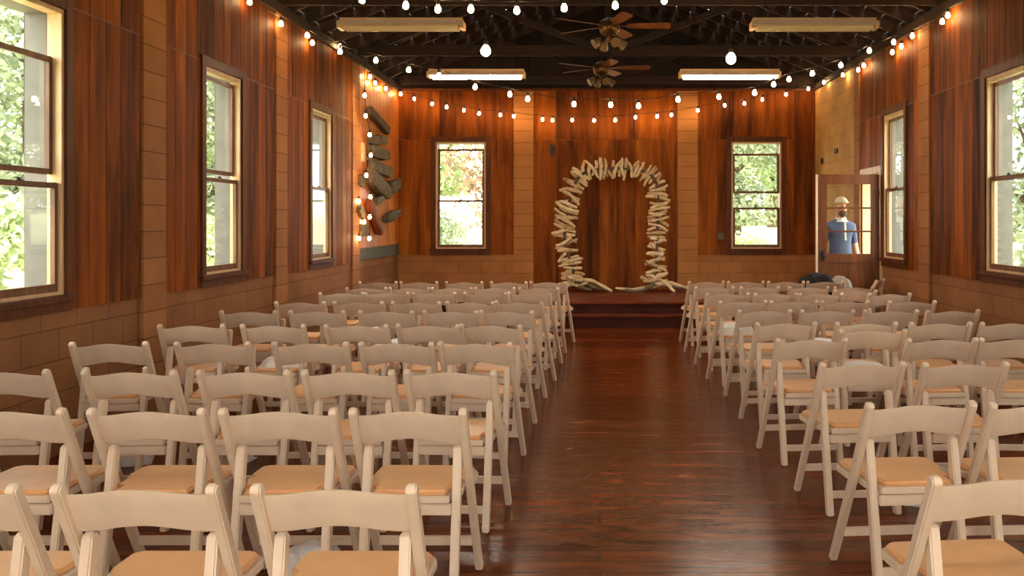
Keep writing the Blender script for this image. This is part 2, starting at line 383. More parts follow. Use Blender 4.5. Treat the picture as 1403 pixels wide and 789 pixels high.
# roof
RX = (XL+XR)/2; EZ = ZT+0.12; RZ = 5.35
bm = bm_new(); bm.faces.layers.float.new('tone')
for sx, xe in ((-1, XL-0.5), (1, XR+0.5)):
    ze = EZ-(0.5)*(RZ-EZ)/(RX-XL)
    nb = 18
    for k in range(nb):
        a = k/nb; b = (k+1)/nb-0.004
        p = lambda t, h: (xe+(RX-xe)*t, ze+(RZ-ze)*t+h)
        vs = add_box(bm, (0, YF-0.4, 0), (1, YB+0.5, 1), R.random())
        for v in vs:
            x, z = p(a if v.co.x < 0.5 else b, 0.14+(0.03 if v.co.z > 0.5 else 0)); v.co.x = x; v.co.z = z
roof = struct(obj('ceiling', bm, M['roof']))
y = YF+0.2
while y < YB-0.05:
    for xe in (XL-0.3, XR+0.3):
        ze = EZ-0.3*(RZ-EZ)/(RX-XL)
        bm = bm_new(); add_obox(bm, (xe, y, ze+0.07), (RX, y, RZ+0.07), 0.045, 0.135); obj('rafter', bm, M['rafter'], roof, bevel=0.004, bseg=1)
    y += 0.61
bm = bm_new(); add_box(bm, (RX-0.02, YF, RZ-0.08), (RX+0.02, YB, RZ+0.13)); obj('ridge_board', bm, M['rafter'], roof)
# dark gable above the back wall
bm = bm_new(); bm.faces.layers.float.new('tone')
for p, q in boards(XL-T, XR+T, 0.2):
    h = lambda x: EZ+0.1+(RZ-EZ)*(1-abs(x-RX)/(RX-XL))
    vs = add_box(bm, (p, YB+0.01, ZT), (q-0.006, YB+0.06, ZT+1), R.random())
    for v in vs:
        if v.co.z > ZT+0.5: v.co.z = max(ZT+0.02, h(v.co.x))
add_prism(bm, [(XL-T, ZT+0.05), (XR+T, ZT+0.05), (XR+T, EZ+0.05), (RX, RZ+0.1), (XL-T, EZ+0.05)], 'y', YB+0.055, YB+0.12)
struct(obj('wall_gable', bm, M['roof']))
# trusses
ordn = {16.12: 'against the dark gable above the back wall', 13.39: 'above the lit tube lights, second from the back wall', 10.25: 'above the unlit tube lights, third from the back wall', 7.2: 'fourth from the back wall', 4.1: 'fifth from the back wall', 1.0: 'sixth from the back wall'}
for Y in (16.12, 13.39, 10.25, 7.2, 4.1, 1.0):
    t = thing('roof_truss', 'dark timber roof truss ' + ordn[Y], 'roof truss', (RX, Y, ZT+0.1), 0, 'dark timber roof trusses')
    hw = (XR-XL)/2-0.06; zr = RZ-ZT-0.1-0.05
    bm = bm_new(); add_box(bm, (-hw, -0.025, 0), (hw, 0.025, 0.15)); obj('tie_beam', bm, M['rafter'], t, bevel=0.005, bseg=1)
    for s in (-1, 1):
        bm = bm_new(); add_obox(bm, (s*hw, 0.05, 0.08), (0, 0.05, zr-0.02), 0.05, 0.14); obj('truss_rafter', bm, M['rafter'], t, bevel=0.005, bseg=1)
        bm = bm_new(); add_obox(bm, (s*0.15, -0.05, 0.1), (s*hw*0.5, -0.05, zr*0.48), 0.04, 0.09); obj('brace', bm, M['rafter'], t, bevel=0.004, bseg=1)
    bm = bm_new(); add_box(bm, (-0.05, 0.026, 0.0), (0.05, 0.06, zr)); obj('king_post', bm, M['rafter'], t, bevel=0.004, bseg=1)

# ------------------------------------------------------------------ windows
def window(n, where, w, du, zmu, zml, casing_out=0.02, lbl=None):
    """local frame: x along the wall, y outward, z up; origin at opening's foot on the wall face"""
    o = bpy.data.objects.new('window_%d' % n, None); COL.objects.link(o)
    (x, y, rz) = where; o.location = (x, y, 0); o.rotation_euler = (0, 0, rz); o['kind'] = 'structure'
    h = w/2; z0, z1 = WZ0, WZ1
    bm = bm_new(); c = 0.085                        # casing boards on the room side
    for a, b, lo, hi in ((-h-c, -h, z0-0.02, z1+c), (h, h+c, z0-0.02, z1+c), (-h, h, z1, z1+c)):
        add_box(bm, (a, -0.038, lo), (b, -0.0, hi))
    obj('casing', bm, M['trim'], o, bevel=0.004)
    bm = bm_new(); add_box(bm, (-h-c-0.02, -0.06, z0-0.045), (h+c+0.02, 0.03, z0)); obj('stool', bm, M['trim'], o, bevel=0.006)
    bm = bm_new(); add_box(bm, (-h-c, -0.032, z0-0.11), (h+c, -0.0, z0-0.045)); obj('apron', bm, M['trim'], o, bevel=0.004)
    bm = bm_new(); f = 0.03
    for a, b, lo, hi in ((-h, -h+f, z0, z1), (h-f, h, z0, z1), (-h+f, h-f, z1-f, z1), (-h+f, h-f, z0, z0+0.02)):
        add_box(bm, (a, -0.02, lo), (b, 0.075, hi))
    obj('frame', bm, M['frame'], o, bevel=0.003)
    bm = bm_new()
    for a, b, lo, hi in ((-h, -h+f, z0, z1), (h-f, h, z0, z1), (-h+f, h-f, z1-f, z1), (-h+f, h-f, z0, z0+0.02)):
        add_box(bm, (a, 0.075, lo), (b, T+0.02, hi))
    obj('outer_reveal', bm, M['reveal'], o, bevel=0.003)
    def sash(name, yy, lo, hi, rail_b, rail_t, mat):
        bm = bm_new(); s = 0.035; a, b = -h+f, h-f
        for p, q, l2, h2 in ((a, a+s, lo, hi), (b-s, b, lo, hi), (a+s, b-s, lo, lo+rail_b), (a+s, b-s, hi-rail_t, hi)):
            add_box(bm, (p, yy, l2), (q, yy+0.03, h2))
        sa = obj(name, bm, mat, o, bevel=0.003)
        bm = bm_new(); add_box(bm, (a+s-0.004, yy+0.012, lo+rail_b-0.004), (b-s+0.004, yy+0.017, hi-rail_t+0.004)); obj('pane', bm, M['glass'], sa)
        return sa
    sash('lower_sash', 0.002, z0+0.02, zml, 0.05, 0.035, M['sash'])
    sash('upper_sash', 0.037, zmu, z1-f-du, 0.035, 0.035, M['sash'])
    bm = bm_new(); add_lathe(bm, [(0.018, 0), (0.018, 0.008), (0.008, 0.012), (0.008, 0.02)], 10, (0, 0.017, zml)); add_box(bm, (-0.03, 0.01, zml+0.012), (0.012, 0.022, zml+0.02))
    obj('sash_lock', bm, M['dark'], o)
    return o
k = 1
for (_, _, c), (du, zmu, zml) in zip(LW, ((0.1, 1.75, 1.85), (0.28, 1.80, 1.745), (0.03, 1.93, 1.89), (0.02, 1.88, 1.92))):
    window(k, (XL, c, PI/2), 0.84, du, zmu, zml); k += 1
for c, (du, zmu, zml) in zip(RWc, ((0.02, 1.88, 1.92),)*4):
    window(k, (XR, c, -PI/2), 0.84, du, zmu, zml); k += 1
for x, (du, zmu, zml) in zip(BWx, ((0.09, 1.83, 1.865), (0.17, 1.98, 1.735))):
    window(k, (x, YB, 0), 0.86, du, zmu, zml); k += 1

# ------------------------------------------------------------------ stage
SY1, SY2, SH = 13.36, 13.68, 0.168
bm = bm_new(); add_box(bm, (XL+0.002, SY2, 0), (XR-0.014, YB-0.002, 2*SH-0.03)); st = struct(obj('stage', bm, M['riser']), 'dark red timber stage with two steps across the back', 'stage')
bm = bm_new(); add_box(bm, (XL+0.002, SY2-0.03, 2*SH-0.03), (XR-0.014, YB-0.036, 2*SH)); obj('stage_top', bm, M['stage'], st, bevel=0.006)
bm = bm_new(); add_box(bm, (XL+0.002, SY1+0.02, 0), (XR-0.014, SY2, SH-0.028)); obj('step_riser', bm, M['riser'], st)
bm = bm_new(); add_box(bm, (XL+0.002, SY1, SH-0.028), (XR-0.014, SY2, SH)); obj('step_tread', bm, M['stage'], st, bevel=0.006)

# ------------------------------------------------------------------ door at the right wall
d = bpy.data.objects.new('door_1', None); COL.objects.link(d); d['kind'] = 'structure'
bm = bm_new()
for lo, hi in (((XR-0.03, DY0-0.09, 0), (XR+0.02, DY0-0.005, DZ+0.085)), ((XR-0.03, DY1+0.0, 0), (XR+0.02, DY1+0.02, DZ+0.085)), ((XR-0.03, DY0-0.005, DZ), (XR+0.02, DY1, DZ+0.085))):
    add_box(bm, lo, hi)
obj('door_casing', bm, M['frame'], d, bevel=0.005)
bm = bm_new()
for lo, hi in (((XR, DY0, 0), (XR+T, DY0+0.03, DZ)), ((XR, DY1-0.03, 0), (XR+T, DY1, DZ)), ((XR, DY0+0.03, DZ-0.03), (XR+T, DY1-0.03, DZ))):
    add_box(bm, lo, hi)
obj('door_frame', bm, M['frame'], d, bevel=0.003)
leaf = bpy.data.objects.new('door_leaf', None); COL.objects.link(leaf); leaf.parent = d
leaf.location = (XR-0.04, DY0-0.03, 0.012); leaf.rotation_euler = (0, 0, math.radians(180-1.5))
LWd, LHt, LT = 0.80, 2.10, 0.042                   # local x from the hinge towards the free edge
g0, g1 = 0.105, 0.685
def zpx(py): return CH+(VY-py)/F*(DY0-0.03)-0.012
bars = [zpx(347.5), zpx(317), zpx(285), zpx(252.5)]
bm = bm_new()
for lo, hi in (((0, 0), (g0, LHt)), ((g1, 0), (LWd, LHt)), ((g0, bars[3]), (g1, LHt)), ((g0, bars[0]-0.12), (g1, bars[0])), ((g0, 0), (g1, 0.2)), ((g0, 0.52), (g1, 0.60))):
    add_box(bm, (lo[0], 0, lo[1]), (hi[0], LT, hi[1]))
for b in bars[1:3]: add_box(bm, (g0, 0.004, b-0.012), (g1, LT-0.004, b+0.012))
lf = obj('stiles_and_rails', bm, M['door'], leaf, bevel=0.003)
bm = bm_new(); add_box(bm, (g0, 0.014, 0.2), (g1, 0.028, 0.52)); add_box(bm, (g0, 0.014, 0.6), (g1, 0.028, bars[0]-0.12)); obj('door_panel', bm, M['door'], leaf)
for i in range(3):
    bm = bm_new(); add_box(bm, (g0-0.003, 0.018, bars[i]+0.011 if i else bars[0]-0.003), (g1+0.003, 0.023, bars[i+1]-0.011 if i < 2 else bars[3]+0.003)); obj('door_pane', bm, M['glass'], leaf)
bm = bm_new(); add_box(bm, (LWd, -0.002, 0), (LWd+0.022, LT+0.004, LHt)); e = obj('edge_strip', bm, M['cream'], leaf); e['label'] = 'cream edge strip'  # narrow cream strip along the free edge of the leaf
bm = bm_new(); add_box(bm, (LWd-0.085, LT, zpx(357)), (LWd-0.035, LT+0.006, zpx(343)))
add_tube(bm, [(LWd-0.06, LT+0.004, zpx(350)), (LWd-0.06, LT+0.035, zpx(350))], 0.009, 10); add_tube(bm, [(LWd-0.06, LT+0.035, zpx(350)), (LWd-0.06, LT+0.045, zpx(350)), (LWd-0.06, LT+0.065, zpx(350)), (LWd-0.06, LT+0.072, zpx(350))], [0.016, 0.026, 0.026, 0.014], 12)
obj('door_knob', bm, M['dark'], leaf, smooth=True)
bm = bm_new()
for z in (0.3, 1.05, 1.85): add_tube(bm, [(-0.012, 0.0, z-0.045), (-0.012, 0.0, z+0.045)], 0.009, 8)
obj('hinge', bm, M['dark'], leaf)

# ------------------------------------------------------------------ folding chair
def outline(path, w, ncap=10, cap0=True, cap1=False):
    path = [Vector(p) for p in path]; L, Rr = [], []
    n = len(path)
    for i, p in enumerate(path):
        dd = (path[min(i+1, n-1)]-path[max(i-1, 0)]).normalized(); nn = Vector((-dd.y, dd.x))
        L.append(p+nn*w/2); Rr.append(p-nn*w/2)
    out = list(L)
    if cap1: pass
    out += Rr[::-1]
    if cap0:
        dd = (path[1]-path[0]).normalized(); nn = Vector((-dd.y, dd.x))
        arc = []
        for k in range(1, ncap):
            a = PI*k/ncap
            arc.append(path[0]-nn*w/2*math.cos(a)-dd*w/2*math.sin(a)*0.8)
        out += arc
    return [(p.x, p.y) for p in out]
def clampz(poly):
    return [(x, max(z, 0.0)) for x, z in poly]
HW = 0.2275
def post_y(z): 
    return -0.07+(-0.13)*(z-0.52)/0.255 if z > 0.52 else 0.24-0.31*z/0.52
def make_chair():
    t = thing('folding_chair', 'x', 'chair', group='cream wooden folding chairs set out in rows')
    for s in (-1, 1):
        path = [(-0.2, 0.765), (-0.155, 0.68), (-0.11, 0.597), (-0.07, 0.52), (0.0, 0.402), (0.12, 0.20), (0.24, 0.0)]
        bm = bm_new(); add_prism(bm, clampz(outline(path, 0.040)), 'x', s*HW-s*0.031, s*HW)
        obj('back_post', bm, M['chair'], t, bevel=0.005)
        path = [(-0.098, 0.598), (-0.12, 0.48), (-0.15, 0.33), (-0.19, 0.13), (-0.216, 0.0)]
        xo = HW-0.034
        bm = bm_new(); add_prism(bm, clampz(outline(path, 0.046)), 'x', s*(xo-0.033), s*xo)
        obj('rear_leg', bm, M['chair'], t, bevel=0.005)
    # curved top rail
    bm = bm_new(); nu, nv = 16, 6; g = {}
    for side in (0, 1):
        for i in range(nu+1):
            u = -1+2*i/nu
            for j in range(nv+1):
                v = j/nv
                cu = 0.5+0.5*math.cos(PI*u); top = 0.747+0.022*cu; bot = 0.628+0.026*cu
                z = bot+(top-bot)*v
                yb = post_y(z)-0.022*(1-u*u)+0.004
                th = 0.009*(1 if 0 < j < nv else 0.55)
                g[side, i, j] = bm.verts.new((u*(HW-0.028), yb+(th if side else -th), z))
    for i in range(nu):
        for j in range(nv):
            bm.faces.new((g[0, i, j], g[0, i+1, j], g[0, i+1, j+1], g[0, i, j+1]))
            bm.faces.new((g[1, i, j], g[1, i, j+1], g[1, i+1, j+1], g[1, i+1, j]))
        for j in (0, nv): bm.faces.new((g[0, i, j], g[1, i, j], g[1, i+1, j], g[0, i+1, j]))
    for i in (0, nu):
        for j in range(nv): bm.faces.new((g[0, i, j], g[0, i, j+1], g[1, i, j+1], g[1, i, j]))
    obj('backrest', bm, M['chair'], t, smooth=True)
    # seat frame and pad
    half = [(0.155, -0.185), (0.155, -0.115), (0.190, -0.085), (0.190, 0.03), (0.215, 0.06), (0.215, 0.185), (0.205, 0.215), (0.18, 0.23)]
    def poly(off):
        r = [(x-off, y+(off if y < -0.1 else -off if y > 0.2 else 0)) for x, y in half]
        return r+[(-x, y) for x, y in r[::-1]]
    bm = bm_new(); add_prism(bm, poly(0.0), 'z', 0.408, 0.436); sf = obj('seat_frame', bm, M['chair'], t, bevel=0.004)
    bm = bm_new(); add_prism(bm, poly(0.012), 'z', 0.436, 0.456); obj('seat', bm, M['seat'], t, bevel=0.008, bseg=3, smooth=True)
    bm = bm_new(); add_box(bm, (-0.161, -0.178, 0.36), (0.161, -0.152, 0.404)); obj('seat_support', bm, M['chair'], t, bevel=0.004)
    bm = bm_new(); add_box(bm, (-0.161, -0.205, 0.085), (0.161, -0.187, 0.122)); obj('rear_stretcher', bm, M['chair'], t, bevel=0.003)
    z = 0.155; yy = post_y(z)
    bm = bm_new(); add_box(bm, (-0.197, yy-0.012, z-0.018), (0.197, yy+0.012, z+0.018)); obj('front_stretcher', bm, M['chair'], t, bevel=0.003)
    return t
O = ['first', 'second', 'third', 'fourth', 'fifth', 'sixth', 'seventh', 'eighth', 'ninth', 'tenth']
LEFT = [
 (666, [(458, 0), (185, 0), (-88, 0)]),
 (561, [(559, -1), (381, 0), (201, 0), (8, 1)]),
 (508, [(617, -4), (477, -1), (334, 0), (177, 1), (2, 2)]),
 (469.5, [(651, -6), (543, -3), (425, 0), (291, 0), (149, 4)]),
 (445, [(672, -10), (586, -5), (488, -3), (374, 0), (262, 5)]),
 (426, [(694, -11), (617, -6), (529, -2), (434, 0), (340, 3)]),
 (413.6, [(711, -13), (644, -8), (570, -5), (491, 0), (411, 2)]),
 (401, [(725, -14), (665, -8), (595, -4), (530, 4), (468, 6)]),
 (394, [(738, -9), (678, -2), (619, -1), (561, 0), (502, 0)]),
 (386, [(751, -12), (697, -8), (636, -3), (574, 2), (518, 6)]),
]
RIGHT = [
 (652.5, [(1380, 5)]),
 (552, [(1262, 5), (1431, 3)]),
 (497, [(1182, 5), (1323, 4)]),
 (464, [(1112, 6), (1196, 0, 0.47), (1291, 4), (1393, -4)]),
 (442, [(1077, 7), (1187, 4), (1289, 3), (1386, 2)]),
 (425, [(1048, 8), (1134, 5), (1221, 2), (1306, 5)]),
 (412.5, [(1018, 9), (1088, 6), (1158, 5), (1250, 6)]),
 (402, [(997, 10), (1063, 8), (1125, 4), (1172, 0, 0.46), (1219, 8)]),
 (393, [(979, 11), (1041, 8), (1108, 3), (1170, 5)]),
 (385.5, [(968, 10), (1022, 6), (1077, 2), (1131, 2), (1206, 62, 0.38)]),
]
proto = make_chair(); used = [False]
CH_AT = {}
for side, rows in (('left', LEFT), ('right', RIGHT)):
    for ri, (py, cs) in enumerate(rows):
        s = (py-VY)/0.725; Y = F/s
        for ci, (px, yaw, *back) in enumerate(cs):
            a = math.radians(yaw); Y = F/s+(back[0] if back else 0); X = (px-VX)/F*Y
            loc = (X-0.2*math.sin(a), Y+0.2*math.cos(a), 0.0)
            row = 'row nearest the camera' if ri == 0 else ('%s row from the camera' % O[ri])
            seat = 'aisle seat' if ci == 0 else ('%s from aisle' % O[ci])
            lab = 'cream wooden folding chair %s of aisle, %s, %s' % (side, row, seat)
            if not used[0]:
                c = proto; c.location = loc; c.rotation_euler = (0, 0, a); c['label'] = lab; used[0] = True
            else: c = dup(proto, loc, a, lab)
            CH_AT[side, ri, ci] = c
def on_chair(side, ri, ci, dx=0, dy=0, z=0.456):
    c = CH_AT[side, ri, ci]; a = c.rotation_euler.z
    return (c.location.x+dx*math.cos(a)-dy*math.sin(a), c.location.y+dx*math.sin(a)+dy*math.cos(a), z)

# ------------------------------------------------------------------ lamps
def bulb_mesh():
    bm = bm_new(); add_lathe(bm, [(0.004, -0.026), (0.013, -0.0235), (0.021, -0.015), (0.0245, -0.001), (0.021, 0.014), (0.015, 0.026), (0.0115, 0.036)], 12)
    bmesh.ops.recalc_face_normals(bm, faces=bm.faces); me = bpy.data.meshes.new('bulb'); bm.to_mesh(me); bm.free(); me.materials.append(M['bulb'])
    me.polygons.foreach_set('use_smooth', [True]*len(me.polygons))
    bm = bm_new(); add_lathe(bm, [(0.014, 0.034), (0.015, 0.04), (0.015, 0.068), (0.008, 0.076)], 10)
    bmesh.ops.recalc_face_normals(bm, faces=bm.faces); m2 = bpy.data.meshes.new('socket'); bm.to_mesh(m2); bm.free(); m2.materials.append(M['black'])
    return me, m2
BM_, SM_ = bulb_mesh()
def string(label, pts, ends=None, sag=0.03):
    """pts: bulb centres in order; ends: extra cord points before and after"""
    t = thing('string_light', label, 'string lights', pts[0], 0, 'warm bulb string lights')
    o0 = Vector(pts[0])
    tops = [Vector(p)-o0+Vector((0, 0, 0.075)) for p in pts]
    chain = ([Vector(ends[0])-o0] if ends and ends[0] else [])+tops+([Vector(ends[1])-o0] if ends and ends[1] else [])
    path = []
    for a, b in zip(chain[:-1], chain[1:]):
        for k in range(4):
            f = k/4; p = a.lerp(b, f); p.z -= sag*4*f*(1-f)*min(1, (b-a).length); path.append(p)
    path.append(chain[-1])
    bm = bm_new(); add_tube(bm, path, 0.0045, 5); obj('cord', bm, M['black'], t)
    for p in pts:
        b = bpy.data.objects.new('bulb', BM_); COL.objects.link(b); b.parent = t; b.location = Vector(p)-o0
        s = bpy.data.objects.new('socket', SM_); COL.objects.link(s); s.parent = b
    return t
# across the room, hung from the pilaster tops, sagging in the middle
s2 = [(421, 49), (466, 71), (515, 83), (560, 96), (601.6, 104), (651, 119.6), (698.6, 129.6), (723, 136), (786.5, 143), (836.8, 144), (875, 145.5), (929, 136.6), (985, 133), (1034, 127.5), (1060, 116), (1081, 109), (1113, 101), (1152, 89.6), (1191, 69.7), (1224.5, 58)]
def depth2(px): return 10.25+(10.85-10.25)*(px-385)/(1262-385)
string('warm bulb string swagged across the hall between the middle pilasters', [P(x, y, depth2(x)) for x, y in s2], (Vector((XL+0.03, 10.25, 3.70)), Vector((XR-0.03, 10.8, 3.70))))
# low swag just in front of the back wall
s3 = [(549, 129), (567.5, 135.6), (592, 142.5), (612, 147), (635.6, 151.4), (656.4, 155.6), (685.5, 157.6), (704, 159.5), (743.5, 163.8), (757, 165), (784, 164.7), (814, 165.3), (843, 164.7), (870.6, 161), (900.3, 159.7), (920, 157.6), (956, 151.5), (993, 144.7), (1020, 142), (1044.5, 136.5), (1077, 129.6), (1107.5, 120.6)]
string('warm bulb string swagged low along the back wall', [P(x, y, 16.0) for x, y in s3[:-1]]+[P(1107.5, 122, 16.0)], (Vector((XL+0.04, 16.05, 3.70)), Vector((XR-0.06, 16.05, 3.72))))
# along the wall heads
sl = [(342, 3), (385, 33), (428, 59), (465.5, 64), (507, 105.5), (514, 114), (528.6, 121.6)]
string('warm bulb string along the top of the left wall', [Vector((XL+0.09, (XL+0.09)*F/(x-VX), CH+(VY-y)*(XL+0.09)/(x-VX))) for x, y in sl], (Vector((XL+0.07, 6.0, 3.72)), Vector((XL+0.07, 16.0, 3.72))))
sr = [(1298.6, 21.5), (1291, 30), (1250, 49.5), (1235, 64), (1222.6, 72), (1183.5, 90), (1176, 96), (1154.7, 103), (1129, 113)]
string('warm bulb string along the top of the right wall', [Vector((XR-0.09, (XR-0.09)*F/(x-VX), CH+(VY-y)*(XR-0.09)/(x-VX))) for x, y in sr], (Vector((XR-0.07, 8.5, 3.72)), Vector((XR-0.07, 15.9, 3.72))))
# nearer swag near the head of the picture
s4 = [(340, -48), (420, -18), (496, 0), (556, 8), (600, 13), (645, 13), (708, 15), (773, 11.5), (843, 8), (910, 1), (985, -12), (1080, -32), (1180, -58)]
string('warm bulb string swagged across the hall nearest the camera', [P(x, y, 7.3) for x, y in s4], (Vector((XL+0.04, 7.3, 3.70)), Vector((XR-0.04, 7.4, 3.70))))
# hanging down over the driftwood
sv = [(499.6, 131), (501, 159), (506.5, 185), (508, 213), (502, 240.5), (507.5, 270), (506.5, 297.5), (506, 327)]
XV = XL+0.20
string('warm bulb string hanging down between the driftwood pieces', [Vector((XV, XV*F/(x-VX), CH+(VY-y)*XV/(x-VX))) for x, y in sv], (Vector((XV, XV*F/(499-VX), 3.70)), None))
string('short warm bulb string beside the low dark driftwood', [Vector((XL+0.06, (XL+0.06)*F/(x-VX), CH+(VY-y)*(XL+0.06)/(x-VX))) for x, y in ((491.5, 276), (499, 304), (492, 327))], None)
# pendant lamps
def pendant(px, py, Y, label):
    p = P(px, py, Y); t = thing('pendant_lamp', label, 'lamp', p, 0, 'bare bulb pendants')
    bm = bm_new(); add_lathe(bm, [(0.005, -0.055), (0.028, -0.048), (0.046, -0.028), (0.052, 0.0), (0.045, 0.028), (0.028, 0.05), (0.02, 0.062)], 18); obj('bulb', bm, M['bigbulb'], t, smooth=True)
    bm = bm_new(); add_lathe(bm, [(0.02, 0.058), (0.024, 0.064), (0.024, 0.1), (0.01, 0.115)], 12); obj('socket', bm, M['black'], t)
    zt = (RZ-EZ)*(1-abs(p.x-RX)/(RX-XL))+EZ+0.07
    bm = bm_new(); add_tube(bm, [(0, 0, 0.11), (0, 0, zt-p.z)], 0.004, 6); obj('cord', bm, M['black'], t)
pendant(665.5, 70, 9.9, 'glowing bare bulb pendant hanging left of the ceiling fans')
pendant(1001.5, 80.5, 9.9, 'glowing bare bulb pendant hanging right of the ceiling fans')
# fluorescent fittings
def tube_light(x0, x1, py, Y, lit, label, g):
    a, b = P(x0, py, Y), P(x1, py, Y); c = (a+b)/2; L = (b-a).length
    t = thing('tube_light', label, 'ceiling light', c, 0, g)
    prof = [(-0.05, 0.055), (0.05, 0.055), (0.055, 0.03), (0.13, -0.03), (0.128, -0.036), (0.05, 0.008), (-0.05, 0.008), (-0.128, -0.036), (-0.13, -0.03), (-0.055, 0.03)]
    bm = bm_new(); add_prism(bm, prof, 'x', -L/2, L/2); obj('reflector', bm, M['fixture'], t)
    for s in (-1, 1):
        bm = bm_new(); add_tube(bm, [(-L/2+0.04, s*0.055, -0.038), (L/2-0.04, s*0.055, -0.038)], 0.026, 12); obj('tube', bm, M['tube_on'] if lit else M['tube_off'], t, smooth=True)
        bm = bm_new(); add_box(bm, (s*(L/2)-0.02, -0.085, -0.055), (s*(L/2)+0.02, 0.085, 0.02)); obj('end_cap', bm, M['fixture'], t, bevel=0.004)
        bm = bm_new()
        zt = (RZ-EZ)*(1-abs(c.x+s*(L/2-0.12)-RX)/(RX-XL))+EZ+0.07-c.z
        add_tube(bm, [(s*(L/2-0.12), -0.04, 0.05), (s*(L/2-0.12), 0, 0.2), (s*(L/2-0.12), 0.04, 0.05)], 0.004, 5); add_tube(bm, [(s*(L/2-0.12), 0, 0.2), (s*(L/2-0.12), 0, zt)], 0.004, 5)
        obj('hanging_chain', bm, M['dark'], t)
    return t
tube_light(467, 634, 33, 9.5, False, 'unlit twin tube light hanging near the left wall', 'unlit tube lights')
tube_light(1031, 1199, 33, 9.5, False, 'unlit twin tube light hanging near the right wall', 'unlit tube lights')
tube_light(588, 718, 101, 12.2, True, 'lit white tube light hanging left of the farther fan', 'lit tube lights')
tube_light(932, 1067, 101, 12.2, True, 'lit white tube light hanging right of the farther fan', 'lit tube lights')
for x, yy, l in ((-2.0, 0.9, 'added lit tube light, unseen over the camera, nearer the left wall'), (2.1, 0.9, 'added lit tube light, unseen over the camera, nearer the right wall')):  # two unseen fittings added to brighten the nearest chairs
    tl = tube_light(588, 718, 101, 12.2, True, l, 'lit tube lights'); tl.location = (x, yy, 3.45)
# ceiling fans
def fan(px, py, Y, a0, rad, label, angs):
    p = P(px, py, Y); t = thing('ceiling_fan', label, 'ceiling fan', p, 0, 'ceiling fans')
    zt = RZ-p.z-0.08
    bm = bm_new(); add_tube(bm, [(0, 0, 0.1), (0, 0, zt)], 0.013, 10); obj('downrod', bm, M['dark'], t)
    bm = bm_new(); add_lathe(bm, [(0.03, -0.09), (0.08, -0.08), (0.11, -0.05), (0.12, 0.0), (0.115, 0.06), (0.07, 0.1), (0.025, 0.12)], 24); obj('motor_housing', bm, M['brass'], t, smooth=True)
    for k in range(5):
        a = a0+2*PI*k/5
        bm = bm_new(); n = 7; pl = []
        prof = [(0.2, 0.045), (0.3, 0.058), (0.45, 0.066), (rad-0.06, 0.072), (rad-0.015, 0.062), (rad, 0.04)]
        poly = [(x, w) for x, w in prof]+[(x, -w) for x, w in prof[::-1]]
        add_prism(bm, poly, 'z', -0.004, 0.004)
        bmesh.ops.rotate(bm, verts=bm.verts, cent=(0, 0, 0), matrix=Matrix.Rotation(math.radians(-15), 3, 'X'))
        bl = obj('blade', bm, M['blade'], t); bl.rotation_euler = (0, 0, a); bl.location = (0, 0, 0.02)
        bm = bm_new(); add_box(bm, (0.1, -0.018, -0.004), (0.26, 0.018, 0.004)); obj('blade_arm', bm, M['brass'], bl, bevel=0.002)
    bm = bm_new(); add_lathe(bm, [(0.03, -0.16), (0.045, -0.13), (0.04, -0.09)], 16); obj('light_hub', bm, M['brass'], t, smooth=True)
    for k in range(4):
        a = a0+0.4+2*PI*k/4; c, s = math.cos(a), math.sin(a)
        bm = bm_new(); add_tube(bm, [(0.03*c, 0.03*s, -0.125), (0.09*c, 0.09*s, -0.12), (0.12*c, 0.12*s, -0.135)], 0.008, 8)
        br = obj('lamp_arm', bm, M['brass'], t)
        bm = bm_new(); add_tube(bm, [(0.112*c, 0.112*s, -0.13), (0.135*c, 0.135*s, -0.15), (0.165*c, 0.165*s, -0.185), (0.19*c, 0.19*s, -0.2)], [0.018, 0.035, 0.052, 0.06], 14); obj('lamp_shade', bm, M['shade'], br, smooth=True)
fan(835, 38, 10.9, -0.03, 0.70, 'wood-bladed ceiling fan hanging nearest, between the bare bulbs', None)
fan(824, 95, 13.8, -0.05, 0.71, 'wood-bladed ceiling fan hanging farther back above the arch', None)

# ------------------------------------------------------------------ driftwood arch
AY = 15.72; AZ = 2*SH
arch = thing('driftwood_arch', 'tall arch of stacked pale driftwood sticks standing on the stage', 'arch', (P(838, 300, AY).x, AY, AZ))
def A(px, py, dy=0.0): 
    q = P(px, py, AY); return Vector((q.x-arch.location.x, dy, q.z-AZ))
cl = [(790, 392), (786, 372), (779, 350), (773, 330), (774, 310), (778, 290), (781, 272), (785, 258), (790, 246), (800, 237), (812, 233), (830, 231), (850, 231), (868, 232), (882, 234), (893, 241), (900, 252), (902, 268), (902, 290), (901, 312), (900, 334), (899, 356), (898, 376), (897, 392)]
pts = [A(*p) for p in cl]
bm = bm_new(); add_tube(bm, pts, 0.028, 8, tone=0.2); fr = obj('arch_frame', bm, M['driftgrey'], arch, smooth=True)
seg = [0]
for a, b in zip(pts[:-1], pts[1:]): seg.append(seg[-1]+(b-a).length)
def along(s):
    for i in range(len(pts)-1):
        if s <= seg[i+1]+1e-9:
            f = (s-seg[i])/(seg[i+1]-seg[i]); return pts[i].lerp(pts[i+1], f), (pts[i+1]-pts[i]).normalized()
    return pts[-1], (pts[-1]-pts[-2]).normalized()
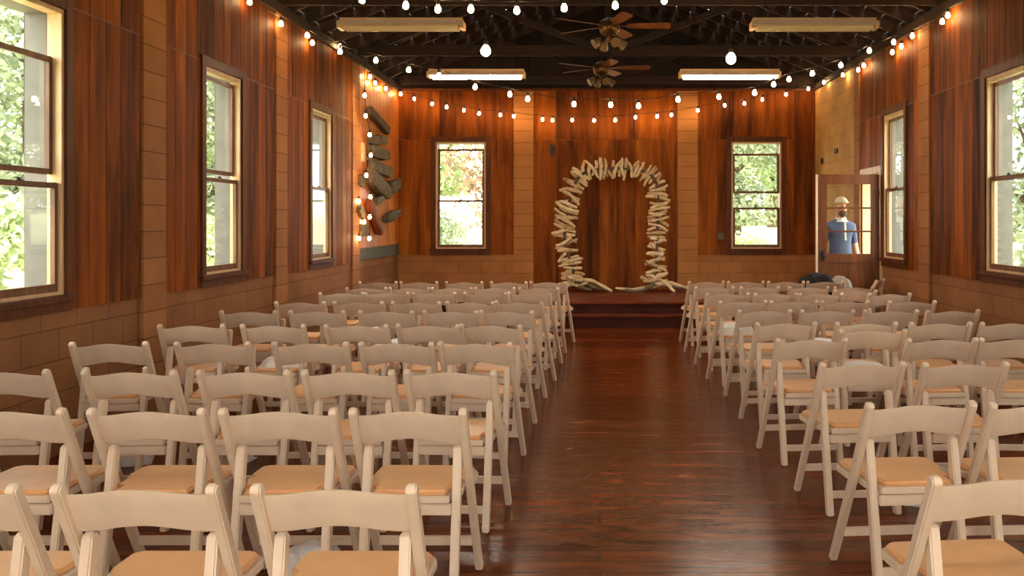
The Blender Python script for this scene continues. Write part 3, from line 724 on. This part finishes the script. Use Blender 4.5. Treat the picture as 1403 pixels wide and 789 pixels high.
def stick(p, d, L, r, name='driftwood_piece', mat='drift', tone=None):
    """a knobbly bent stick centred on p along d"""
    d = d.normalized(); n = d.orthogonal().normalized(); m = d.cross(n); k = 7; ps = []; rs = []
    b1, b2 = R.uniform(-0.1, 0.1)*L, R.uniform(-0.1, 0.1)*L
    for i in range(k):
        f = i/(k-1)
        ps.append(p+d*L*(f-0.5)+n*(b1*math.sin(PI*f)+R.uniform(-1, 1)*r*0.25)+m*(b2*math.sin(PI*f*1.3)+R.uniform(-1, 1)*r*0.25))
        rs.append(r*(0.55+0.55*math.sin(PI*(0.12+0.76*f)))*R.uniform(0.8, 1.2))
    bm = bm_new(); add_tube(bm, ps, rs, 7, tone=R.random() if tone is None else tone)
    return obj(name, bm, M[mat], arch, smooth=True, angle=60)
NST = 88; tot = seg[-1]
for i in range(NST):
    s = tot*(i+0.5)/NST+R.uniform(-0.012, 0.012); p, dd = along(min(max(s, 0.02), tot-0.02))
    nrm = Vector((dd.z, 0, -dd.x))
    top = min(1, max(0, (abs(dd.x)-0.2)/0.6))
    dirv = nrm+dd*R.uniform(-0.45, 0.45)+Vector((0, R.uniform(-0.45, 0.45), 0))
    stick(p+Vector((R.uniform(-0.015, 0.015), R.uniform(-0.05, 0.03), 0))+nrm*R.uniform(-0.03, 0.03), dirv, R.uniform(0.28, 0.42)*(1-0.1*top), R.uniform(0.023, 0.034))
for bx, sg in ((787, -1), (899, 1)):
    base = A(bx, 392)
    for i in range(6):
        a = [-0.25, 0.25, 0.9, 2.3, 2.9, 3.4][i]+R.uniform(-0.15, 0.15); L = R.uniform(0.8, 1.1)*(0.75 if i in (2, 3) else 1.0)
        dv = Vector((math.cos(a)*sg*-1, -abs(math.sin(a))*0.8-0.05, 0.0))
        tip = base+dv*L*0.62; tip.z = 0.03; root = base-dv*0.08; root.z = 0.17+R.uniform(-0.03, 0.05)
        stick((tip+root)/2, tip-root, (tip-root).length, R.uniform(0.026, 0.036), 'base_branch', 'drift' if i % 2 else 'driftgrey')
    for i in range(5):
        stick(base+Vector((R.uniform(-0.12, 0.12), -0.08+R.uniform(-0.03, 0.03), R.uniform(0.03, 0.16))), Vector((1, R.uniform(-0.4, 0.4), R.uniform(-0.5, 0.5))), R.uniform(0.25, 0.4), 0.026, 'base_branch')

# ------------------------------------------------------------------ driftwood on the left wall
def WL(px, py, off=0.0):
    X = XL+0.02+off; Y = X*F/(px-VX); return Vector((X, Y, CH+(VY-py)*Y/F))
def chunk(name, a, b, w, t, mat, label, seedtone=0.5, taper=0.85):
    """rough-hewn wall piece from pixel a to pixel b, w tall (m), t thick"""
    pa, pb = WL(*a, t/2+0.012), WL(*b, t/2+0.012); n = 6; bm = bm_new(); rings = []
    dd = (pb-pa).normalized(); up = Vector((1, 0, 0)).cross(dd).normalized()
    l = bm.faces.layers.float.new('tone')
    for i in range(n+1):
        f = i/n; c = pa.lerp(pb, f); k = (1-(1-taper)*abs(2*f-1))*R.uniform(0.9, 1.08); ring = []
        for sx, su in ((-1, -0.8), (-1, 0.8), (-0.7, 1), (0.7, 0.95), (1, 0.6), (1, -0.6), (0.7, -0.95), (-0.7, -1)):
            ring.append(bm.verts.new(c+Vector((1, 0, 0))*sx*t/2*(1 if sx < 0 else R.uniform(0.85, 1.05))+up*su*w/2*k*R.uniform(0.92, 1.06)))
        rings.append(ring)
    for i in range(n):
        for j in range(8): bm.faces.new((rings[i][j], rings[i][(j+1) % 8], rings[i+1][(j+1) % 8], rings[i+1][j]))
    bm.faces.new(rings[0][::-1]); bm.faces.new(rings[-1])
    for f in bm.faces: f[l] = seedtone
    return tag(obj(name, bm, M[mat], smooth=True, angle=30), label, 'driftwood', 'driftwood hung on the left wall')
chunk('driftwood_plank', (507, 151), (531, 179), 0.13, 0.10, 'driftgrey', 'long dark driftwood plank hung highest, sloping down towards the corner', 0.2, 0.97)
chunk('driftwood_slab', (507, 191), (528, 192), 0.16, 0.08, 'driftgrey', 'pale brown driftwood slab just below the highest plank', 0.9)
chunk('driftwood_slab', (508, 206), (530, 213), 0.20, 0.12, 'driftgrey', 'chunky grey driftwood slab third from the top', 0.5)
chunk('driftwood_slab', (508, 226), (535, 236), 0.20, 0.10, 'driftgrey', 'broad grey driftwood slab tilted, in the middle of the cluster', 0.7)
chunk('driftwood_timber', (506, 240), (531, 265), 0.25, 0.14, 'driftgrey', 'thick grey driftwood trunk sloping below the broad slab', 0.45)
chunk('driftwood_knot', (533, 259), (545, 251), 0.20, 0.14, 'driftgrey', 'dark driftwood knot nearest the corner of the walls', 0.1)
chunk('driftwood_block', (513, 277), (523, 272), 0.12, 0.10, 'driftgrey', 'small pale driftwood block above the red-brown log', 0.95)
chunk('driftwood_log', (506, 277), (521, 317), 0.20, 0.10, 'driftred', 'red-brown driftwood log hung steeply, lowest in the cluster', 0.5, 0.75)
chunk('driftwood_stub', (529, 300), (546, 291), 0.17, 0.10, 'driftgrey', 'dark driftwood stub low beside the corner', 0.2, 0.7)
chunk('driftwood_scrap', (492, 246), (499, 249), 0.18, 0.05, 'driftgrey', 'flat dark driftwood scrap by the pilaster, level with the thick trunk', 0.15)
chunk('driftwood_scrap', (491.5, 283), (498, 296), 0.16, 0.07, 'driftgrey', 'dark driftwood scrap by the pilaster, below the flat scrap', 0.1)
chunk('driftwood_scrap', (494, 314), (503, 316), 0.18, 0.05, 'driftgrey', 'grey driftwood scrap lowest by the pilaster', 0.5)
bm = bm_new(); a, b = WL(494.6, 221), WL(497.6, 196); add_box(bm, (XL+0.02, a.y, a.z), (XL+0.05, b.y, b.z), 0.5); tag(obj('wood_batten', bm, M['drift']), 'pale upright batten on the plywood panel by the pilaster', 'batten')
bm = bm_new(); add_box(bm, (XL+0.001, 13.60, PZ+0.005), (XL+0.024, YB-0.022, 1.105)); tag(obj('grey_board', bm, M['greyboard'], bevel=0.003), 'long grey-green board under the plywood panel in the corner', 'board')

# ------------------------------------------------------------------ small things on the walls
def wall_box(name, px, py, w, h, t, mat, label, cat):
    p = P(px, py, YB-0.02); bm = bm_new(); add_box(bm, (p.x-w/2, YB-0.02-t, p.z-h/2), (p.x+w/2, YB-0.019, p.z+h/2)); o = obj(name, bm, mat, bevel=0.004)
    return tag(o, label, cat)
wall_box('switch_box', 757, 206, 0.075, 0.18, 0.045, M['dark'], 'small dark upright box on the back wall left of the arch', 'box')
wall_box('outlet_box', 987, 324, 0.12, 0.11, 0.05, M['greyboard'], 'small grey box on the back wall beside the right window', 'box')
for px, py, s, l in ((1146.5, 207, 0.075, 'small dark square fixing on the pale block wall above the door'), (1127, 220.5, 0.07, 'small dark round fixing on the pale wall above the door edge')):
    X = XR-0.012; Y = X*F/(px-VX); z = CH+(VY-py)*Y/F
    bm = bm_new()
    if px > 1140: add_box(bm, (X-0.02, Y-s/2*2.2, z-s/2), (X+0.001, Y+s/2*2.2, z+s/2))
    else: add_tube(bm, [(X+0.001, Y, z), (X-0.025, Y, z)], s*0.75, 12)
    tag(obj('wall_fixing', bm, M['dark']), l, 'fixing')
X = XR-0.022; Y = X*F/(1173-VX)
bm = bm_new(); add_tube(bm, [(X, Y, 2.2), (X, Y, ZT)], 0.012, 8); tag(obj('conduit', bm, M['dark']), 'thin dark conduit running up the pale wall above the door', 'pipe')

# ------------------------------------------------------------------ cloths and bags
def heap(name, loc, sx, sy, h, mat, label, cat, seed, rz=0, group=None, fold=0.35):
    rr = random.Random(seed); nx, ny = 22, 18; bm = bm_new(); g = {}
    ph = [(rr.uniform(3, 9), rr.uniform(3, 9), rr.uniform(0, 6), rr.uniform(0.3, 1)) for _ in range(5)]
    for i in range(nx+1):
        for j in range(ny+1):
            u, v = -1+2*i/nx, -1+2*j/ny
            e = max(0.0, 1-(abs(u)**3.2+abs(v)**3.2))
            w = sum(a*math.sin(fx*u+fy*v+p) for fx, fy, p, a in ph)/3
            z = 0.004+h*(e**0.35)*(1-fold*0.5+fold*w*0.5)
            k = 1+0.10*math.sin(3*u+seed)*v
            g[i, j] = bm.verts.new((u*sx/2*k, v*sy/2*(1+0.08*math.sin(4*u+1)), max(z, 0.004)))
    for i in range(nx):
        for j in range(ny): bm.faces.new((g[i, j], g[i+1, j], g[i+1, j+1], g[i, j+1]))
    bd = [g[i, 0] for i in range(nx+1)]+[g[nx, j] for j in range(1, ny+1)]+[g[i, ny] for i in range(nx-1, -1, -1)]+[g[0, j] for j in range(ny-1, 0, -1)]
    low = [bm.verts.new((v.co.x, v.co.y, 0)) for v in bd]; n = len(bd)
    for i in range(n): bm.faces.new((bd[i], low[i], low[(i+1) % n], bd[(i+1) % n]))
    bm.faces.new(low)
    o = obj(name, bm, mat, smooth=True, angle=70); o.location = loc; o.rotation_euler = (0, 0, rz)
    return tag(o, label, cat, group)
heap('black_jacket', on_chair('right', 9, 3, -0.06, 0.0), 0.50, 0.32, 0.47, M['cloth_k'], 'black jacket bundled on a back-row chair near the door', 'jacket', 3, 0.12, None, 0.45)
heap('grey_cloth', on_chair('right', 9, 3, 0.26, 0.05, 0.456), 0.30, 0.28, 0.41, M['cloth_g'], 'pale grey cloth bundled beside the black jacket', 'cloth', 5, 0.3, None, 0.5)
wc = 'folded white cloths left on the chairs'
k = 0
for (sd, ri, ci, dx, dy, sx, sy, h, lab) in (
    ('left', 4, 3, 0.0, 0.05, 0.30, 0.26, 0.07, 'folded white cloth on a seat, left of aisle, fifth row, fourth from aisle'),
    ('left', 5, 2, 0.02, 0.06, 0.32, 0.26, 0.06, 'folded white cloth on a seat, left of aisle, sixth row, third from aisle'),
    ('left', 6, 3, 0.05, 0.06, 0.30, 0.26, 0.08, 'folded white cloth on a seat, left of aisle, seventh row, fourth from aisle'),
    ('right', 5, 1, 0.0, 0.06, 0.32, 0.28, 0.06, 'folded white cloth on a seat, right of aisle, sixth row, second from aisle'),
    ('right', 6, 0, 0.0, 0.04, 0.34, 0.30, 0.10, 'folded white cloth on the aisle seat, right of aisle, seventh row'),
    ('right', 3, 1, 0.0, 0.08, 0.32, 0.24, 0.07, 'folded white cloth on a seat, right of aisle, fourth row, second from aisle')):
    k += 1
    heap('white_cloth', on_chair(sd, ri, ci, dx, dy), sx, sy, h, M['cloth_w'], lab, 'cloth', 20+k, CH_AT[sd, ri, ci].rotation_euler.z, wc, 0.25)
for (sd, ri, ci, dx, dy, lab) in (
    ('left', 3, 4, 0.02, 0.05, 'white plastic bag on the floor under the wall-side chair of the fourth row'),
    ('left', 3, 3, 0.0, 0.05, 'white plastic bag on the floor under the fourth chair of the fourth row'),
    ('left', 1, 1, 0.05, 0.05, 'white plastic bag on the floor under the second chair of the second row'),
    ('right', 2, 1, -0.1, 0.02, 'white plastic bag on the floor under the third row, right of the aisle')):
    k += 1; p = on_chair(sd, ri, ci, dx, dy, 0.001)
    heap('plastic_bag', p, 0.26, 0.24, 0.22, M['cloth_w'], lab, 'bag', 40+k, R.uniform(-0.5, 0.5), 'white bags on the floor', 0.6)

# ------------------------------------------------------------------ person in the doorway
def person():
    p0 = Vector((3.30, 13.02, 0.0))
    root = thing('person', 'person in a blue shirt and pale cap standing behind the glazed door', 'person', p0, math.radians(10))
    V = []; E = []; Rd = []
    def v(x, y, z, r, par=None):
        V.append((x, y, z)); Rd.append(r if isinstance(r, tuple) else (r, r)); i = len(V)-1
        if par is not None: E.append((par, i))
        return i
    # facing -y (towards the camera)
    pel = v(0, 0, 0.98, (0.155, 0.115)); ab = v(0, 0, 1.12, (0.15, 0.12), pel); ch = v(0, 0.01, 1.30, (0.17, 0.125), ab); up = v(0, 0.01, 1.44, (0.13, 0.10), ch)
    nk = v(0, 0.0, 1.535, 0.058, up); hd0 = v(0, -0.015, 1.61, (0.066, 0.078), nk); hd1 = v(0, -0.03, 1.69, (0.078, 0.094), hd0); hd2 = v(0, -0.025, 1.765, (0.066, 0.08), hd1)
    nose = v(0, -0.125, 1.672, 0.014, hd1)
    hands = []
    for s in (-1, 1):
        sh = v(s*0.175, 0.01, 1.43, 0.062, up); el = v(s*0.235, 0.05, 1.16, 0.046, sh); wr = v(s*0.245, -0.06, 0.93, 0.032, el)
        pa = v(s*0.245, -0.085, 0.87, (0.026, 0.036), wr); hands.append((s, pa))
        for f in range(4):
            k0 = v(s*0.243, -0.118+f*0.021, 0.825, 0.010, pa); k1 = v(s*0.238, -0.122+f*0.022, 0.785-0.008*(f in (1, 2)), 0.009, k0); v(s*0.226, -0.118+f*0.021, 0.755-0.012*(f in (1, 2)), 0.008, k1)
        t0 = v(s*0.228, -0.125, 0.865, 0.011, pa); v(s*0.215, -0.14, 0.825, 0.009, t0)
        hp = v(s*0.09, 0, 0.90, 0.098, pel); kn = v(s*0.10, -0.01, 0.50, 0.062, hp); an = v(s*0.10, 0.02, 0.09, 0.042, kn); v(s*0.11, -0.12, 0.04, (0.04, 0.034), an)
    me = bpy.data.meshes.new('person_skin'); me.from_pydata(V, E, []); o = bpy.data.objects.new('person_skin', me); COL.objects.link(o)
    sk = o.modifiers.new('s', 'SKIN'); sk.use_smooth_shade = True
    for i, d in enumerate(me.skin_vertices[0].data): d.radius = Rd[i]; d.use_root = (i == pel)
    o.modifiers.new('u', 'SUBSURF').levels = 2
    dg = bpy.context.evaluated_depsgraph_get(); m2 = bpy.data.meshes.new_from_object(o.evaluated_get(dg)); bpy.data.objects.remove(o)
    zmin = min(q.co.z for q in m2.vertices)
    for q in m2.vertices: q.co.z -= zmin*(1 if q.co.z < 0.2 else 0)
    m2.materials.clear()
    for m in (M['skin'], M['shirt'], M['trousers'], M['black']): m2.materials.append(m)
    for f in m2.polygons:
        c = f.center; ax = abs(c.x)
        f.material_index = 1 if (0.98 < c.z < 1.53 and not (ax > 0.185 and c.z < 1.20)) else 2 if (0.12 < c.z <= 0.98 and ax < 0.2) else 3 if c.z <= 0.12 else 0
    b = bpy.data.objects.new('body', m2); COL.objects.link(b); b.parent = root
    # clothing and face
    bm = bm_new(); add_tube(bm, [(0.0, 0.0, 1.49), (0, 0.0, 1.52), (0, -0.004, 1.555)], [0.105, 0.082, 0.074], 20, cap=False); c = obj('collar', bm, M['collar'], root, smooth=True); c['label'] = 'white collar'
    bm = bm_new(); add_obox(bm, (0.012, -0.118, 1.50), (0.012, -0.142, 1.24), 0.03, 0.012, (0, -1, 0)); obj('placket', bm, M['collar'], root, bevel=0.003)
    bm = bm_new(); bmesh.ops.create_uvsphere(bm, u_segments=20, v_segments=12, radius=1.0)
    for q in bm.verts: q.co = Vector((q.co.x*0.086, q.co.y*0.104-0.025, max(q.co.z, -0.1)*0.085+1.755))
    cp = obj('cap', bm, M['cap'], root, smooth=True)
    bm = bm_new(); add_prism(bm, [(0.075*math.cos(a), -0.10-0.085*math.sin(a)) for a in [PI*i/10 for i in range(11)]], 'z', 1.752, 1.762); obj('peak', bm, M['cap'], cp, bevel=0.003)
    bm = bm_new(); bmesh.ops.create_uvsphere(bm, u_segments=16, v_segments=10, radius=1.0)
    for q in bm.verts: q.co = Vector((q.co.x*0.062, q.co.y*0.045-0.078, q.co.z*0.05+1.605))
    obj('beard', bm, M['beard'], root, smooth=True)
    for s in (-1, 1):
        bm = bm_new(); bmesh.ops.create_uvsphere(bm, u_segments=10, v_segments=8, radius=0.009)
        for q in bm.verts: q.co += Vector((s*0.03, -0.117, 1.70))
        obj('eye', bm, M['eye'], root, smooth=True)
        bm = bm_new(); bmesh.ops.create_uvsphere(bm, u_segments=10, v_segments=8, radius=1)
        for q in bm.verts: q.co = Vector((q.co.x*0.012+s*0.084, q.co.y*0.018-0.02, q.co.z*0.03+1.68))
        obj('ear', bm, M['skin'], root, smooth=True)
    bm = bm_new(); add_obox(bm, (-0.025, -0.122, 1.635), (0.025, -0.122, 1.635), 0.012, 0.008); obj('mouth', bm, M['beard'], root)
person()

# ------------------------------------------------------------------ outdoors
def terrain(x, y):
    dx = max(XL-T-x, x-XR-T, 0); dy = max(y-YB-T, YF-T-y, 0); dd = math.hypot(dx, dy)
    return -0.10+min(0.115*max(0, dd-0.6), 1.3+0.02*dd)
bm = bm_new(); g = {}; xs = [-45+i*2.5 for i in range(37)]; ys = [-16+i*2.5 for i in range(31)]
for i, x in enumerate(xs):
    for j, y in enumerate(ys): g[i, j] = bm.verts.new((x, y, terrain(x, y)))
for i in range(len(xs)-1):
    for j in range(len(ys)-1): bm.faces.new((g[i, j], g[i+1, j], g[i+1, j+1], g[i, j+1]))
struct(obj('ground', bm, M['ground'], smooth=True))
def foliage_mesh(seed, mat, n, rx, rz, leaf, z0):
    rr = random.Random(seed); verts = []; faces = []; tones = []
    clumps = []
    for _ in range(34):
        a = rr.uniform(0, 2*PI); u = rr.uniform(-1, 1); q = math.sqrt(1-u*u)*rr.uniform(0.45, 1)
        clumps.append((Vector((q*math.cos(a)*rx, q*math.sin(a)*rx, z0+rz+u*rz*0.85)), rr.uniform(0.28, 0.5)*rx, rr.random()))
    for _ in range(n):
        c, r, t = rr.choice(clumps)
        d = Vector((rr.gauss(0, 1), rr.gauss(0, 1), rr.gauss(0, 1))).normalized()*r*rr.uniform(0.55, 1)
        p = c+d; p.z = max(p.z, z0+0.05)
        nn = (d.normalized()+Vector((rr.uniform(-1, 1), rr.uniform(-1, 1), rr.uniform(-0.3, 1)))).normalized(); a = nn.orthogonal().normalized(); a = Matrix.Rotation(rr.uniform(0, 6.28), 3, nn) @ a; b = nn.cross(a)
        L = leaf*rr.uniform(0.6, 1.3); W = L*0.5; i = len(verts)
        verts += [p-a*L, p+b*W-a*L*0.1, p+a*L, p-b*W-a*L*0.1]; faces.append((i, i+1, i+2, i+3)); tones.append(min(1, max(0, t*0.6+rr.random()*0.4)))
    me = bpy.data.meshes.new('foliage'); me.from_pydata(verts, [], faces); at = me.attributes.new('tone', 'FLOAT', 'FACE'); at.data.foreach_set('value', tones); me.materials.append(mat)
    return me
FM = {k: foliage_mesh(s, M[m], n, rx, rz, lf, z0) for k, (s, m, n, rx, rz, lf, z0) in {
    'tree': (1, 'leaf', 12000, 2.3, 2.9, 0.095, 0.7), 'pale': (2, 'leaf2', 10000, 2.1, 2.7, 0.095, 0.8),
    'shrub': (3, 'leaf2', 2200, 0.9, 0.62, 0.08, 0.0), 'red': (4, 'leaf3', 5000, 1.7, 2.0, 0.09, 0.3), 'bush': (5, 'leaf', 2200, 0.95, 0.75, 0.08, 0.0)}.items()}
def tree(x, y, kind, label, cat='tree', sc=1.0, rz=0.0, group=None):
    t = thing({'tree': 'leafy_tree', 'pale': 'pale_tree', 'shrub': 'round_shrub', 'red': 'reddish_tree', 'bush': 'green_bush'}[kind], label, cat, (x, y, terrain(x, y)-0.03), rz, group)
    t.scale = (sc,)*3
    f = bpy.data.objects.new('foliage', FM[kind]); COL.objects.link(f); f.parent = t
    rr = random.Random(int(x*10+y*7)); bm = bm_new(); h = 3.6 if kind in ('tree', 'pale') else 2.2 if kind == 'red' else 0.7; r = 0.16 if h > 2 else 0.05
    add_tube(bm, [(0, 0, -0.1), (0.05, 0.03, h*0.4), (-0.04, 0.05, h)], [r*1.25, r, r*0.5], 9)
    for k in range(5):
        a = rr.uniform(0, 6.28); z = h*(0.35+0.12*k); add_tube(bm, [(0, 0.03, z), (0.5*math.cos(a)*h*0.25, 0.5*math.sin(a)*h*0.25, z+h*0.12), (math.cos(a)*h*0.28, math.sin(a)*h*0.28, z+h*0.3)], [r*0.5, r*0.35, r*0.15], 6)
    obj('trunk', bm, M['bark'], t, smooth=True)
    return t
og = 'trees outside the windows'
tree(-10.6, 17.6, 'tree', 'dense green tree outside the large left-hand window', rz=0.3)
tree(-13.2, 19.5, 'pale', 'paler tree beyond the dense tree outside the large left-hand window', rz=1.0, sc=1.2)
tree(-9.3, 14.0, 'shrub', 'low light green shrub outside the large left-hand window', 'shrub', 1.1)
tree(-8.6, 21.6, 'tree', 'green tree outside the middle window of the left wall', rz=2.0)
tree(-7.4, 18.3, 'shrub', 'low shrub outside the middle window of the left wall', 'shrub', 1.0, 1.0)
tree(-10.9, 25.5, 'pale', 'pale tree beyond the green tree outside the middle left window', rz=2.6, sc=1.2)
tree(-7.1, 25.2, 'pale', 'pale green tree outside the farthest window of the left wall', rz=4.0)
tree(-2.4, 26.5, 'red', 'pale reddish-leaved tree outside the left window of the back wall', sc=1.1)
tree(-5.2, 29.5, 'pale', 'tall pale tree behind the reddish tree outside the back wall', sc=1.2, rz=0.8)
tree(-3.9, 22.5, 'bush', 'low bush outside the left window of the back wall', 'bush', 0.8, 2.0)
tree(3.5, 24.5, 'tree', 'green tree outside the right window of the back wall', sc=0.95, rz=1.4)
tree(5.4, 29.5, 'pale', 'pale tree behind the green tree outside the right back window', sc=1.2, rz=5.0)
tree(3.3, 20.8, 'shrub', 'bright low shrub outside the right window of the back wall', 'shrub', 0.7, 3.0)
tree(8.6, 18.6, 'tree', 'green tree outside the large right-hand window', rz=3.4)
tree(7.3, 14.3, 'bush', 'low green bush outside the large right-hand window', 'bush', 0.9, 0.5)
tree(8.0, 24.6, 'pale', 'pale tree outside the window beside the open door', rz=0.2)

# ------------------------------------------------------------------ world, camera
w = bpy.data.worlds.new('World'); S.world = w; w.use_nodes = True; n = w.node_tree; bg = n.nodes['Background']
sky = n.nodes.new('ShaderNodeTexSky'); sky.sky_type = 'HOSEK_WILKIE'; sky.turbidity = 6; sky.ground_albedo = 0.5; sky.sun_direction = Vector((0.3, -0.5, 0.8)).normalized()
mx = n.nodes.new('ShaderNodeMix'); mx.data_type = 'RGBA'; mx.inputs[0].default_value = 0.75
n.links.new(sky.outputs[0], mx.inputs[6]); mx.inputs[7].default_value = (1.0, 0.95, 0.85, 1)
n.links.new(mx.outputs[2], bg.inputs['Color']); bg.inputs['Strength'].default_value = 11.5
cd = bpy.data.cameras.new('camera'); cam = bpy.data.objects.new('camera', cd); COL.objects.link(cam)
cam.location = (0, 0, CH); cam.rotation_euler = (PI/2, 0, 0)
cd.sensor_width = 36; cd.sensor_fit = 'HORIZONTAL'; cd.lens = 36*F/1403
cd.shift_x = (701.5-VX)/1403; cd.shift_y = -(394.5-VY)/1403; cd.clip_start = 0.05
S.camera = cam
vs = S.view_settings; vs.view_transform = 'Standard'; vs.look = 'None'; vs.gamma = 1; vs.use_curve_mapping = False; vs.exposure = 0.25
S.display_settings.display_device = 'sRGB'
c = S.cycles
c.use_denoising = True
try: c.denoiser = 'OPENIMAGEDENOISE'
except Exception: pass
c.max_bounces = 8; c.diffuse_bounces = 4; c.glossy_bounces = 4; c.transparent_max_bounces = 12
c.sample_clamp_indirect = 4.0; c.caustics_reflective = False; c.caustics_refractive = False
